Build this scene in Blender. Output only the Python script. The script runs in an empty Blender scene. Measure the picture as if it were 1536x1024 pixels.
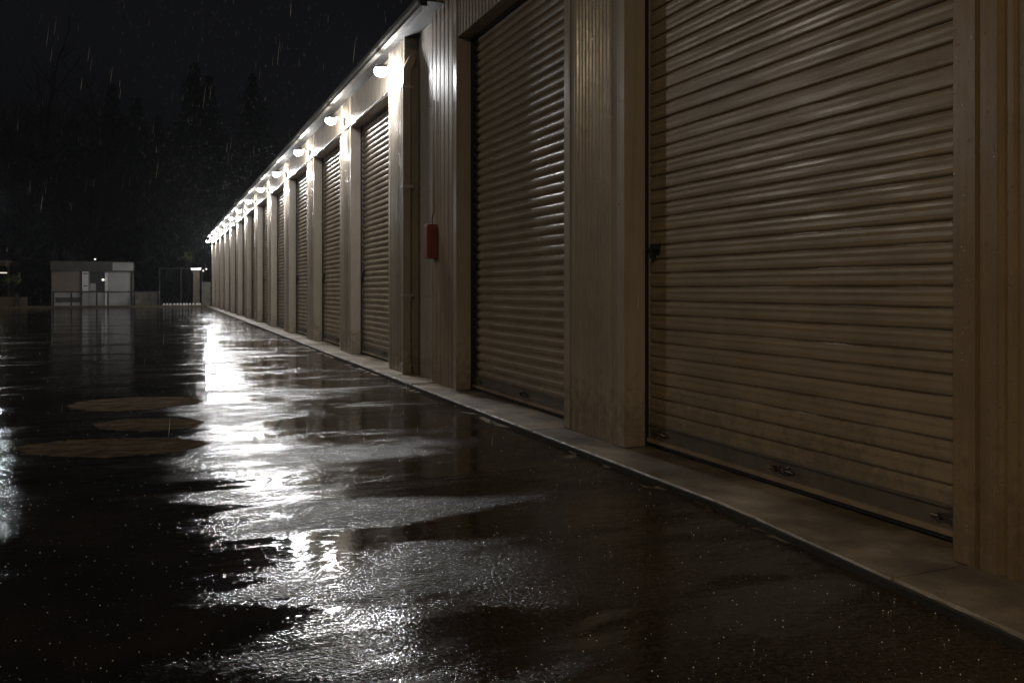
import bpy, bmesh, math, random
from mathutils import Vector, Matrix
R = math.radians
PI = math.pi
random.seed(11)
S = bpy.context.scene
COL = S.collection

# ------------------------------------------------------------------ camera
F = 1300.0 / 1536.0            # focal length in picture widths
TH = math.atan(528.0 / 1300.0)  # the wall runs along +Y, the camera looks right of it
CT, ST = math.cos(TH), math.sin(TH)
H = 0.985
HOR = 433.0
cam = bpy.data.cameras.new('camera')
cam.sensor_width = 36.0
cam.lens = 36.0 * F
cam.shift_y = (HOR - 512.0) / 1536.0
cam.clip_end = 900.0
cam.clip_start = 0.05
co = bpy.data.objects.new('camera', cam)
COL.objects.link(co)
co.location = (0, 0, H)
co.rotation_euler = (PI / 2, 0, -TH)
S.camera = co


def at(px, Y):
    """world x, on the line y = Y, of what stands at picture column px"""
    u = (px - 768.0) / 1300.0
    return Y * (ST + u * CT) / (CT - u * ST)


def depth(x, y):
    return x * ST + y * CT


def zat(py, x, y):
    return H + (HOR - py) / 1300.0 * depth(x, y)


# ------------------------------------------------------------------ helpers
class MB:
    def __init__(self):
        self.v, self.f, self.sm = [], [], []

    def add(self, vs, fs, smooth=False):
        n = len(self.v)
        self.v += [tuple(p) for p in vs]
        for f in fs:
            self.f.append(tuple(i + n for i in f))
            self.sm.append(smooth)
        return self

    def box(self, x0, x1, y0, y1, z0, z1):
        self.add([(x0, y0, z0), (x1, y0, z0), (x1, y1, z0), (x0, y1, z0),
                  (x0, y0, z1), (x1, y0, z1), (x1, y1, z1), (x0, y1, z1)],
                 [(0, 3, 2, 1), (4, 5, 6, 7), (0, 1, 5, 4), (1, 2, 6, 5), (2, 3, 7, 6), (3, 0, 4, 7)])
        return self

    def prism_z(self, poly, z0, z1):
        n = len(poly)
        self.add([(p[0], p[1], z0) for p in poly] + [(p[0], p[1], z1) for p in poly],
                 [tuple(range(n))[::-1], tuple(range(n, 2 * n))] +
                 [(i, (i + 1) % n, (i + 1) % n + n, i + n) for i in range(n)])
        return self

    def prism_y(self, poly, y0, y1):
        """poly in (x, z)"""
        n = len(poly)
        self.add([(p[0], y0, p[1]) for p in poly] + [(p[0], y1, p[1]) for p in poly],
                 [tuple(range(n)), tuple(range(n, 2 * n))[::-1]] +
                 [(i, i + n, (i + 1) % n + n, (i + 1) % n) for i in range(n)])
        return self

    def tube(self, pts, r, n=8, cap=True):
        pts = [Vector(p) for p in pts]
        rs = r if isinstance(r, (list, tuple)) else [r] * len(pts)
        vs, fs = [], []
        for i, p in enumerate(pts):
            a = pts[max(i - 1, 0)]
            b = pts[min(i + 1, len(pts) - 1)]
            d = (b - a).normalized()
            u = d.cross(Vector((0, 0, 1)))
            if u.length < 1e-3:
                u = Vector((1, 0, 0))
            u.normalize()
            w = d.cross(u)
            for k in range(n):
                t = 2 * PI * k / n
                vs.append(p + rs[i] * (u * math.cos(t) + w * math.sin(t)))
        for i in range(len(pts) - 1):
            for k in range(n):
                fs.append((i * n + k, i * n + (k + 1) % n, (i + 1) * n + (k + 1) % n, (i + 1) * n + k))
        self.add(vs, fs, True)
        if cap:
            self.add([vs[k] for k in range(n)], [tuple(range(n))[::-1]])
            self.add(vs[-n:], [tuple(range(n))])
        return self

    def lathe(self, prof, c, n=20, smooth=True, sx=1.0, sy=1.0):
        vs, fs = [], []
        for (r, z) in prof:
            for k in range(n):
                t = 2 * PI * k / n
                vs.append((c[0] + sx * r * math.cos(t), c[1] + sy * r * math.sin(t), c[2] + z))
        for i in range(len(prof) - 1):
            for k in range(n):
                fs.append((i * n + k, i * n + (k + 1) % n, (i + 1) * n + (k + 1) % n, (i + 1) * n + k))
        return self.add(vs, fs, smooth)

    def mesh(self, name, mat, fix=True):
        me = bpy.data.meshes.new(name)
        me.from_pydata(self.v, [], self.f)
        if fix:
            bm = bmesh.new()
            bm.from_mesh(me)
            bmesh.ops.recalc_face_normals(bm, faces=bm.faces)
            bm.to_mesh(me)
            bm.free()
        me.polygons.foreach_set('use_smooth', self.sm)
        if mat:
            me.materials.append(mat)
        me.update()
        return me

    def build(self, name, mat, parent=None, loc=None, bevel=0.0, fix=True):
        o = bpy.data.objects.new(name, self.mesh(name, mat, fix))
        COL.objects.link(o)
        if parent is not None:
            o.parent = parent
        if loc is not None:
            o.location = loc
        if bevel:
            m = o.modifiers.new('edge', 'BEVEL')
            m.width = bevel
            m.segments = 2
            m.limit_method = 'ANGLE'
            m.angle_limit = R(35)
        return o


def tag(o, label=None, cat=None, group=None, kind=None):
    for k, v in (('label', label), ('category', cat), ('group', group), ('kind', kind)):
        if v:
            o[k] = v
    return o


def empty(name, loc=(0, 0, 0), rz=0.0):
    o = bpy.data.objects.new(name, None)
    o.empty_display_size = 0.2
    COL.objects.link(o)
    o.location = loc
    o.rotation_euler = (0, 0, rz)
    return o


def copy_tree(o, parent=None):
    c = o.copy()
    COL.objects.link(c)
    if parent is not None:
        c.parent = parent
    for ch in list(o.children):
        copy_tree(ch, c)
    return c


# ------------------------------------------------------------------ materials
def new_mat(name):
    m = bpy.data.materials.new(name)
    m.use_nodes = True
    nt = m.node_tree
    b = nt.nodes['Principled BSDF']
    return m, nt, b


def N(nt, t, **kw):
    n = nt.nodes.new(t)
    for k, v in kw.items():
        setattr(n, k, v)
    return n


def coords(nt, scale=(1, 1, 1), kind='Object'):
    tc = N(nt, 'ShaderNodeTexCoord')
    mp = N(nt, 'ShaderNodeMapping')
    mp.inputs['Scale'].default_value = scale
    nt.links.new(tc.outputs[kind], mp.inputs['Vector'])
    return mp.outputs['Vector']


def noise(nt, vec, scale, detail=3.0, rough=0.55, dist=0.0):
    n = N(nt, 'ShaderNodeTexNoise')
    n.inputs['Scale'].default_value = scale
    n.inputs['Detail'].default_value = detail
    n.inputs['Roughness'].default_value = rough
    n.inputs['Distortion'].default_value = dist
    nt.links.new(vec, n.inputs['Vector'])
    return n.outputs['Fac']


def ramp(nt, fac, stops):
    n = N(nt, 'ShaderNodeValToRGB')
    e = n.color_ramp.elements
    while len(e) < len(stops):
        e.new(0.5)
    for i, (p, c) in enumerate(stops):
        e[i].position = p
        e[i].color = (c, c, c, 1) if isinstance(c, (int, float)) else tuple(c) + (1,)
    nt.links.new(fac, n.inputs['Fac'])
    return n.outputs['Color']


def math_n(nt, op, a, b=None, c=None):
    n = N(nt, 'ShaderNodeMath', operation=op)
    for i, v in enumerate((a, b, c)):
        if v is None:
            continue
        if isinstance(v, (int, float)):
            n.inputs[i].default_value = v
        else:
            nt.links.new(v, n.inputs[i])
    return n.outputs[0]


def mix(nt, fac, a, b):
    n = N(nt, 'ShaderNodeMix', data_type='RGBA')
    for k, v in (('Factor', fac), ('A', a), ('B', b)):
        s = [i for i in n.inputs if i.name == k and (i.type == 'RGBA' or (k == 'Factor' and i.type == 'VALUE'))][0]
        if isinstance(v, (int, float)):
            s.default_value = v if s.type == 'VALUE' else (v, v, v, 1)
        elif isinstance(v, tuple):
            s.default_value = v + (1,)
        else:
            nt.links.new(v, s)
    return [o for o in n.outputs if o.type == 'RGBA'][0]


def bump(nt, h, strength, dist, normal=None):
    n = N(nt, 'ShaderNodeBump')
    n.inputs['Strength'].default_value = strength
    n.inputs['Distance'].default_value = dist
    nt.links.new(h, n.inputs['Height'])
    if normal is not None:
        nt.links.new(normal, n.inputs['Normal'])
    return n.outputs['Normal']


def painted_steel(name, base, dark, rough=0.34, streak=0.75, drops=0.35, run=(14, 14, 0.55), amp=0.65):
    """painted sheet steel, rain-wet: vertical dirt streaks, rust blots, droplets"""
    m, nt, b = new_mat(name)
    v = coords(nt)
    oi = N(nt, 'ShaderNodeObjectInfo')
    off = N(nt, 'ShaderNodeVectorMath', operation='MULTIPLY_ADD')
    nt.links.new(v, off.inputs[0])
    off.inputs[1].default_value = (1, 1, 1)
    nt.links.new(oi.outputs['Random'], off.inputs[2])
    sc = N(nt, 'ShaderNodeVectorMath', operation='MULTIPLY')
    nt.links.new(off.outputs[0], sc.inputs[0])
    sc.inputs[1].default_value = run
    st = ramp(nt, noise(nt, sc.outputs[0], 1.6, 5, 0.6), [(0.36, 0.0), (0.72, 1.0)])
    bl = ramp(nt, noise(nt, off.outputs[0], 2.3, 6, 0.65), [(0.38, 0.0), (0.7, 1.0)])
    fac = math_n(nt, 'MULTIPLY', math_n(nt, 'ADD', math_n(nt, 'MULTIPLY', st, amp), math_n(nt, 'MULTIPLY', bl, 0.45)), streak)
    c1 = mix(nt, fac, base, dark)
    # mud splashed up from the ground, ragged, thinning out by half a metre
    zs = N(nt, 'ShaderNodeSeparateXYZ')
    nt.links.new(v, zs.inputs[0])
    zr_ = N(nt, 'ShaderNodeMapRange')
    nt.links.new(zs.outputs['Z'], zr_.inputs['Value'])
    for k, q in (('From Min', 0.03), ('From Max', 0.75), ('To Min', 0.36), ('To Max', -0.12)):
        zr_.inputs[k].default_value = q
    mud = ramp(nt, math_n(nt, 'ADD', noise(nt, off.outputs[0], 16, 6, 0.7), zr_.outputs[0]), [(0.62, 0.0), (0.80, 1.0)])
    c1 = mix(nt, math_n(nt, 'MULTIPLY', mud, 0.4), c1, (0.075, 0.055, 0.036))
    sp = ramp(nt, noise(nt, off.outputs[0], 38, 3, 0.7), [(0.70, 0.0), (0.76, 1.0)])
    c2 = mix(nt, math_n(nt, 'MULTIPLY', sp, 0.55), c1, (0.07, 0.035, 0.018))
    nt.links.new(c2, b.inputs['Base Color'])
    rr = math_n(nt, 'ADD', math_n(nt, 'MULTIPLY', st, 0.22), rough - 0.08)
    nt.links.new(rr, b.inputs['Roughness'])
    vo = N(nt, 'ShaderNodeTexVoronoi')
    vo.inputs['Scale'].default_value = 75
    nt.links.new(off.outputs[0], vo.inputs['Vector'])
    dr = ramp(nt, vo.outputs['Distance'], [(0.06, 1.0), (0.26, 0.0)])
    keep = ramp(nt, noise(nt, off.outputs[0], 30, 2), [(0.50, 0.0), (0.6, 1.0)])
    dd = math_n(nt, 'MULTIPLY', dr, keep)
    n1 = bump(nt, noise(nt, off.outputs[0], 4, 4, 0.5), 0.3, 0.014)
    n2 = bump(nt, dd, drops, 0.004, n1)
    nt.links.new(n2, b.inputs['Normal'])
    b.inputs['IOR'].default_value = 1.5
    return m


def plain(name, base, rough=0.5, metal=0.0, var=0.3, scale=6.0, bmp=0.15):
    m, nt, b = new_mat(name)
    v = coords(nt)
    n = noise(nt, v, scale, 5, 0.6)
    d = tuple(c * (1 - var) for c in base)
    l = tuple(min(1, c * (1 + var)) for c in base)
    nt.links.new(ramp(nt, n, [(0.3, d), (0.7, l)]), b.inputs['Base Color'])
    b.inputs['Roughness'].default_value = rough
    b.inputs['Metallic'].default_value = metal
    nt.links.new(bump(nt, noise(nt, v, scale * 8, 3), bmp, 0.003), b.inputs['Normal'])
    return m


def glow(name, col, strength):
    m, nt, b = new_mat(name)
    b.inputs['Base Color'].default_value = (0.8, 0.8, 0.8, 1)
    b.inputs['Emission Color'].default_value = tuple(col) + (1,)
    b.inputs['Emission Strength'].default_value = strength
    return m


M = {}
M['pier'] = painted_steel('pier_steel', (0.40, 0.352, 0.29), (0.15, 0.124, 0.094), 0.25, 0.6, 0.7, (22, 22, 0.35))
M['pier_warm'] = painted_steel('brown_pier_steel', (0.29, 0.215, 0.135), (0.12, 0.085, 0.05), 0.30, 0.7, 0.8, (22, 22, 0.35))
M['brown'] = painted_steel('brown_panel_steel', (0.29, 0.205, 0.115), (0.13, 0.085, 0.045), 0.58, 0.8, 0.1)
M['trim'] = painted_steel('trim_steel', (0.42, 0.36, 0.29), (0.22, 0.17, 0.115), 0.30, 0.6)
M['smooth'] = painted_steel('smooth_panel_steel', (0.36, 0.31, 0.26), (0.20, 0.16, 0.12), 0.46, 0.6, 0.2)
M['header'] = painted_steel('header_steel', (0.38, 0.33, 0.27), (0.20, 0.16, 0.115), 0.36)
M['door'] = painted_steel('door_steel', (0.32, 0.252, 0.172), (0.12, 0.092, 0.062), 0.36, 0.8, 0.06, (1.1, 1.1, 22), 0.55)
M['bar'] = plain('bottom_bar_steel', (0.10, 0.085, 0.068), 0.40, 0.0, 0.35)
M['lip'] = plain('door_lip', (0.24, 0.18, 0.12), 0.45)
M['rubber'] = plain('black_rubber', (0.010, 0.010, 0.010), 0.7)
M['dark'] = plain('dark_interior', (0.02, 0.018, 0.016), 0.9)
M['latch'] = plain('latch_steel', (0.16, 0.14, 0.12), 0.35, 0.8)
M['gutter'] = painted_steel('gutter_steel', (0.17, 0.16, 0.145), (0.09, 0.08, 0.07), 0.38, 0.5, 0.2)
M['soffit'] = plain('soffit_board', (0.05, 0.048, 0.045), 0.55)
M['roof'] = plain('roof_steel', (0.16, 0.15, 0.14), 0.4)
M['galv'] = plain('galvanised_steel', (0.45, 0.44, 0.42), 0.32, 0.6)
M['red'] = plain('red_paint', (0.24, 0.045, 0.030), 0.5, 0.0, 0.25)
M['lamp'] = glow('lamp_glow', (0.98, 0.985, 1.0), 620.0)
M['warm_lamp'] = glow('warm_lamp_glow', (1.0, 0.77, 0.45), 860.0)
M['cool_lamp'] = glow('cool_lamp_glow', (0.90, 0.95, 1.0), 360.0)
M['small_lamp'] = glow('small_lamp_glow', (1.0, 0.93, 0.82), 1.2)
M['cabin'] = plain('cabin_panel', (0.44, 0.435, 0.42), 0.5, 0, 0.15, 2)
M['cabin_warm'] = plain('cabin_side_panel', (0.21, 0.175, 0.145), 0.5, 0, 0.15, 2)
M['fascia'] = plain('cabin_fascia', (0.075, 0.075, 0.068), 0.5, 0, 0.3, 2)
M['black_paint'] = plain('black_paint', (0.015, 0.015, 0.016), 0.4)
M['white_board'] = plain('white_board', (0.8, 0.8, 0.8), 0.4, 0, 0.05)
M['lowwall'] = plain('low_wall_render', (0.13, 0.115, 0.09), 0.8, 0, 0.3, 4)
M['bark'] = plain('bark', (0.022, 0.018, 0.015), 0.9, 0, 0.4, 8)
M['needle'] = plain('needle_foliage', (0.012, 0.017, 0.011), 0.7, 0, 0.5, 1.2)
M['leaf'] = plain('leaf_foliage', (0.10, 0.12, 0.03), 0.5, 0, 0.4, 3)
M['splash'] = plain('splash_water', (0.75, 0.76, 0.78), 0.15, 0, 0.05)
M['reflector'] = plain('reflector_white', (0.8, 0.8, 0.8), 0.3, 0, 0.05)


def concrete():
    m, nt, b = new_mat('apron_concrete')
    v = coords(nt)
    n = noise(nt, v, 1.7, 7, 0.65)
    c = ramp(nt, n, [(0.28, (0.045, 0.034, 0.024)), (0.47, (0.16, 0.128, 0.092)), (0.72, (0.47, 0.39, 0.295))])
    sp = ramp(nt, noise(nt, v, 55, 4, 0.7), [(0.60, 0.0), (0.72, 1.0)])
    c = mix(nt, math_n(nt, 'MULTIPLY', sp, 0.6), c, (0.07, 0.055, 0.04))
    nt.links.new(c, b.inputs['Base Color'])
    nt.links.new(ramp(nt, noise(nt, v, 3.1, 5, 0.6), [(0.35, 0.30), (0.65, 0.62)]), b.inputs['Roughness'])
    n1 = bump(nt, noise(nt, v, 9, 5, 0.6), 0.35, 0.012)
    nt.links.new(bump(nt, noise(nt, v, 110, 4, 0.75), 0.8, 0.004, n1), b.inputs['Normal'])
    return m


M['concrete'] = concrete()


def asphalt():
    m, nt, b = new_mat('wet_asphalt')
    v = coords(nt)
    # standing water: long shallow pools, wider across the yard than along it
    vp = coords(nt, (0.42, 1.25, 1.0)); vp.node.inputs['Location'].default_value = (21.5, -3.3, 0)
    pf = noise(nt, vp, 1.15, 5, 0.6, 0.6)
    pf = math_n(nt, 'ADD', math_n(nt, 'MULTIPLY', pf, 0.86), math_n(nt, 'MULTIPLY', noise(nt, coords(nt, (0.5, 1.0, 1.0)), 6.0, 4, 0.6), 0.14))
    fy = N(nt, 'ShaderNodeSeparateXYZ')
    nt.links.new(v, fy.inputs[0])
    fr_ = N(nt, 'ShaderNodeMapRange')            # more standing water put in farther from the camera, to mirror the doors
    nt.links.new(fy.outputs['Y'], fr_.inputs['Value'])
    for k, q in (('From Min', 5.0), ('From Max', 10.0), ('To Min', 0.0), ('To Max', 0.035)):
        fr_.inputs[k].default_value = q
    pf = math_n(nt, 'ADD', pf, fr_.outputs[0])
    pool = ramp(nt, pf, [(0.475, 0.0), (0.535, 1.0)])
    # tan grit washed up along the kerb
    sx = N(nt, 'ShaderNodeSeparateXYZ')
    nt.links.new(v, sx.inputs[0])
    near = N(nt, 'ShaderNodeMapRange')
    nt.links.new(sx.outputs['X'], near.inputs['Value'])
    near.inputs['From Min'].default_value = 1.72
    near.inputs['From Max'].default_value = 2.30
    nn = noise(nt, coords(nt, (1.3, 0.8, 1)), 2.6, 6, 0.6, 0.8)
    grit = ramp(nt, math_n(nt, 'MULTIPLY', near.outputs[0], nn), [(0.52, 0.0), (0.60, 1.0)])
    agg = noise(nt, v, 90, 3, 0.6)
    col = ramp(nt, agg, [(0.35, (0.003, 0.0028, 0.0026)), (0.62, (0.010, 0.009, 0.008)), (0.78, (0.040, 0.034, 0.028))])
    big = noise(nt, v, 0.9, 5, 0.6)
    col = mix(nt, ramp(nt, big, [(0.4, 0.0), (0.7, 0.7)]), col, (0.034, 0.023, 0.0145))
    wash = N(nt, 'ShaderNodeMapRange')
    nt.links.new(sx.outputs['X'], wash.inputs['Value'])
    for k, q in (('From Min', 0.2), ('From Max', 1.7)):
        wash.inputs[k].default_value = q
    silt = math_n(nt, 'MULTIPLY', wash.outputs[0], ramp(nt, noise(nt, v, 60, 4, 0.65), [(0.42, 0.15), (0.66, 1.0)]))
    col = mix(nt, math_n(nt, 'MULTIPLY', silt, 0.55), col, (0.105, 0.075, 0.050))
    col = mix(nt, math_n(nt, 'MULTIPLY', grit, 0.8), col, (0.23, 0.18, 0.125))
    nt.links.new(col, b.inputs['Base Color'])
    strip = ramp(nt, noise(nt, coords(nt, (0.20, 1.0, 1)), 1.6, 6, 0.62, 0.5), [(0.50, 0.0), (0.56, 1.0)])
    far = N(nt, 'ShaderNodeMapRange')
    nt.links.new(sx.outputs['Y'], far.inputs['Value'])
    for k, q in (('From Min', 4.0), ('From Max', 8.0), ('To Min', 0.25), ('To Max', 1.0)):
        far.inputs[k].default_value = q
    damp = math_n(nt, 'MULTIPLY', strip, far.outputs[0])
    r0 = math_n(nt, 'ADD', ramp(nt, noise(nt, v, 2.2, 5, 0.6), [(0.3, 0.03), (0.7, 0.07)]), math_n(nt, 'MULTIPLY', damp, 0.15))
    grain = ramp(nt, math_n(nt, 'ADD', math_n(nt, 'MULTIPLY', noise(nt, v, 48, 3, 0.6), 0.6), math_n(nt, 'MULTIPLY', noise(nt, coords(nt, (0.6, 1.3, 1)), 4.5, 5, 0.65), 0.4)), [(0.49, 0.0), (0.545, 1.0)])
    r0 = math_n(nt, 'ADD', r0, math_n(nt, 'MULTIPLY', grain, 0.08))
    cv = coords(nt, (0.50, 1.15, 1))
    cv.node.inputs['Location'].default_value = (31.3, 19.8, 0)
    coarse = ramp(nt, math_n(nt, 'ADD', math_n(nt, 'MULTIPLY', noise(nt, cv, 1.8, 6, 0.65, 0.5), 0.80), math_n(nt, 'MULTIPLY', noise(nt, v, 55, 3, 0.7), 0.20)), [(0.492, 0.0), (0.585, 1.0)])   # rough wet patches, bumped to scatter lamp light
    lane = N(nt, 'ShaderNodeMapRange')           # coarse mask kept to the strip before the doors, leaving the yard dark
    nt.links.new(math_n(nt, 'ADD', sx.outputs['X'], math_n(nt, 'MULTIPLY', noise(nt, v, 0.9, 3), 0.9)), lane.inputs['Value'])
    for k, q in (('From Min', 0.15), ('From Max', 0.95)):
        lane.inputs[k].default_value = q
    coarse = math_n(nt, 'MULTIPLY', coarse, lane.outputs[0])
    r0 = math_n(nt, 'ADD', r0, math_n(nt, 'MULTIPLY', coarse, 0.11))
    pool = math_n(nt, 'MULTIPLY', pool, math_n(nt, 'SUBTRACT', 1.0, math_n(nt, 'MULTIPLY', coarse, 0.85)))
    nopool = math_n(nt, 'SUBTRACT', 1.0, pool)
    nopool = math_n(nt, 'SUBTRACT', 1.0, pool)
    dull = ramp(nt, noise(nt, coords(nt, (0.22, 1.5, 1)), 2.3, 6, 0.62, 0.4), [(0.49, 0.0), (0.545, 1.0)])
    sl = math_n(nt, 'SUBTRACT', 0.5, math_n(nt, 'MULTIPLY', math_n(nt, 'MULTIPLY', grain, nopool), 0.40))
    sl = math_n(nt, 'MULTIPLY', sl, math_n(nt, 'SUBTRACT', 1.0, math_n(nt, 'MULTIPLY', math_n(nt, 'MULTIPLY', math_n(nt, 'MULTIPLY', dull, nopool), math_n(nt, 'SUBTRACT', 1.0, coarse)), 0.88)))
    nt.links.new(sl, b.inputs['Specular IOR Level'])
    r1 = mix(nt, pool, r0, (0.045, 0.045, 0.045))
    r2 = mix(nt, grit, r1, (0.62, 0.62, 0.62))
    nt.links.new(r2, b.inputs['Roughness'])
    b.inputs['IOR'].default_value = 1.36
    dry = math_n(nt, 'SUBTRACT', 1.0, math_n(nt, 'MULTIPLY', pool, 0.82))
    vo = N(nt, 'ShaderNodeTexVoronoi')
    vo.inputs['Scale'].default_value = 95
    nt.links.new(v, vo.inputs['Vector'])
    dome = math_n(nt, 'SUBTRACT', 0.6, vo.outputs['Distance'])
    rip = noise(nt, coords(nt, (1.0, 1.0, 1)), 32, 3, 0.5, 1.1)
    stone = noise(nt, v, 70, 3, 0.65)
    h = math_n(nt, 'ADD', math_n(nt, 'ADD', math_n(nt, 'MULTIPLY', rip, 0.16), math_n(nt, 'MULTIPLY', stone, 0.5)), math_n(nt, 'MULTIPLY', dome, 0.70))
    h = math_n(nt, 'MULTIPLY', h, dry)
    cal = N(nt, 'ShaderNodeMapRange')             # bump faded along y with distance from the camera, so far reflections stay clear
    nt.links.new(sx.outputs['Y'], cal.inputs['Value'])
    for k, q in (('From Min', 3.5), ('From Max', 9.0), ('To Min', 0.34), ('To Max', 0.24)):
        cal.inputs[k].default_value = q
    h = math_n(nt, 'MULTIPLY', h, cal.outputs[0])
    h = math_n(nt, 'MULTIPLY', h, math_n(nt, 'MULTIPLY_ADD', coarse, 3.1, 0.6))
    n1 = bump(nt, h, 0.75, 0.0055)
    soft = noise(nt, v, 7.0, 3, 0.5, 0.8)
    band = noise(nt, coords(nt, (0.9, 3.2, 1)), 3.0, 4, 0.6, 0.4)
    n1 = bump(nt, band, 0.15, 0.02, n1)
    n2 = bump(nt, soft, 0.10, 0.012, n1)
    nt.links.new(n2, b.inputs['Normal'])
    return m


M['asphalt'] = asphalt()
M['edge'] = plain('kerb_shade_black', (0.014, 0.012, 0.010), 0.85, 0, 0.4, 20)
M['gate'] = plain('gate_paint', (0.006, 0.006, 0.006), 0.75)
M['soil'] = plain('dark_soil', (0.05, 0.04, 0.03), 0.95, 0, 0.4, 2)
M['kerb'] = plain('kerb_concrete', (0.10, 0.076, 0.048), 0.7, 0, 0.3, 5)


def patch_mat():
    m, nt, b = new_mat('dry_brown_patch')
    v = coords(nt)
    c = ramp(nt, noise(nt, coords(nt, (0.7, 1.3, 1)), 7, 7, 0.72), [(0.36, (0.03, 0.023, 0.016)), (0.66, (0.15, 0.117, 0.083))])
    nt.links.new(c, b.inputs['Base Color'])
    b.inputs['Roughness'].default_value = 0.9
    b.inputs['Specular IOR Level'].default_value = 0.0
    nt.links.new(bump(nt, noise(nt, v, 80, 4, 0.7), 0.6, 0.004), b.inputs['Normal'])
    return m


M['patch'] = patch_mat()

# ------------------------------------------------------------------ the ground
YB = 49.6                       # back edge of the yard
tag(MB().add([(-320, -60, -0.02), (320, -60, -0.02), (320, 420, -0.02), (-320, 420, -0.02)], [(0, 1, 2, 3)]).build('ground', M['soil']), kind='structure')
tag(MB().add([(-60, -30, 0), (30, -30, 0), (30, YB, 0), (-60, YB, 0)], [(0, 1, 2, 3)]).build('yard_road', M['asphalt']), kind='structure')

# concrete apron under the doors: slabs with open joints, worn chamfered edge
W = 2.574                       # plane of the pier fronts
SL = 0.035                      # top of the apron


def edge_x(y):
    if y > 3.2:
        return 2.32
    if y > 2.17:
        return 2.23 + (y - 2.17) / 1.03 * 0.09
    return 2.23 - (2.17 - y) * 0.075 if y > 0 else 2.067


ap = MB()
joints = [-1.9, 0.3, 2.17, 5.36, 8.4, 11.6]
while joints[-1] < 49:
    joints.append(joints[-1] + 3.25)
joints[-1] = 49.5
rng = random.Random(3)
for j in range(len(joints) - 1):
    a, bb = joints[j] + 0.008, joints[j + 1] - 0.008
    dx = rng.uniform(-0.005, 0.005)
    dz = rng.uniform(-0.004, 0.003)
    n = max(6, int((bb - a) / (0.05 if a < 10 else 0.4)))
    prev = None
    vs, fs = [], []
    for i in range(n + 1):
        y = a + (bb - a) * i / n
        ex = edge_x(y) + dx + rng.uniform(-0.0015, 0.0015) + (0.014 * rng.random() if rng.random() < 0.07 else 0)
        ch = 0.006 + rng.uniform(-0.003, 0.006)
        z = SL + dz
        row = [(ex + 0.002, y, -0.02), (ex, y, z - ch), (ex + ch * 1.1, y, z), (2.62, y, z + 0.002), (3.2, y, z + 0.002), (3.2, y, -0.02)]
        vs += row
    k = 6
    for i in range(n):
        for q in range(k):
            fs.append((i * k + q, i * k + (q + 1) % k, (i + 1) * k + (q + 1) % k, (i + 1) * k + q))
    fs.append(tuple(range(k)))
    fs.append(tuple(range(n * k, n * k + k))[::-1])
    ap.add(vs, fs)
es = MB()  # dark strip added along the kerb face, standing in for its shade
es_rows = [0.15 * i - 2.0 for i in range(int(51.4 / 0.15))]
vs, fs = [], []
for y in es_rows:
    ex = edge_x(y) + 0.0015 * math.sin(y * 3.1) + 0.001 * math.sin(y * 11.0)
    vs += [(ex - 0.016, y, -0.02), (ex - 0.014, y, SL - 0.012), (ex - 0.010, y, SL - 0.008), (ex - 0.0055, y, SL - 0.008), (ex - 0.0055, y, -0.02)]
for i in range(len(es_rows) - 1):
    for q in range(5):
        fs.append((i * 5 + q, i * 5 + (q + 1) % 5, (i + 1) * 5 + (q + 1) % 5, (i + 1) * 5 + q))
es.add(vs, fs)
tag(es.build('kerb_shade_strip', M['edge']), kind='structure')
tag(ap.build('concrete_pavement', M['concrete']), kind='structure')

# brown dry patches on the wet asphalt
for (pxa, pxb, pya, pyb, label, sd) in (
        (38, 300, 656, 686, 'widest brown oval patch on the black asphalt, nearest of the three', 1),
        (110, 292, 595, 616, 'pointed brown oval patch on the wet asphalt, farthest of the three', 2),
        (143, 306, 627, 646, 'smallest brown oval patch, between the two longer patches on asphalt', 5)):
    rr = random.Random(sd)
    Za, Zb = 1300 * H / (pya - HOR), 1300 * H / (pyb - HOR)
    Zc, dz = (Za + Zb) / 2, (Za - Zb) / 2
    u0, u1 = (pxa - 768) / 1300 * Zc, (pxb - 768) / 1300 * Zc
    lc, dl = (u0 + u1) / 2, (u1 - u0) / 2
    n = 180
    ph = [rr.uniform(0, 6.28) for _ in range(6)]
    ring = []
    for k in range(n):
        t = 2 * PI * k / n
        q = 1 + 0.045 * math.sin(2 * t + ph[0]) + 0.04 * math.sin(3 * t + ph[1]) + 0.025 * math.sin(7 * t + ph[2]) + 0.018 * math.sin(13 * t + ph[3]) + 0.022 * math.sin(29 * t + ph[4]) + 0.018 * math.sin(47 * t + ph[5]) + rr.uniform(-0.04, 0.03)
        l, Z = lc + dl * q * math.cos(t), Zc + dz * q * math.sin(t)
        ring.append((l * CT + Z * ST, -l * ST + Z * CT))
    cx = sum(p[0] for p in ring) / n
    cy = sum(p[1] for p in ring) / n
    vs = [(p[0] - cx, p[1] - cy, 0.0005) for p in ring] + [((p[0] - cx) * 0.97, (p[1] - cy) * 0.97, 0.003) for p in ring]
    fs = [(i, (i + 1) % n, (i + 1) % n + n, i + n) for i in range(n)] + [tuple(range(n, 2 * n))]
    tag(MB().add(vs, fs).build('dirt_patch', M['patch'], loc=(cx, cy, 0)), label, 'dirt patch', 'brown patches on the asphalt')

# ------------------------------------------------------------------ the storage building
HD = 3.335                        # underside of the headers
TOP = 3.80                       # eave of the long block
TOPN = 4.45                      # wall top of the taller near block
bld = empty('storage_building', (W, 0, 0))
tag(bld, 'long beige steel storage building with a row of brown roller doors', 'storage building')
# everything below is local to the building: x = 0 is the plane of the pier fronts


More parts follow.
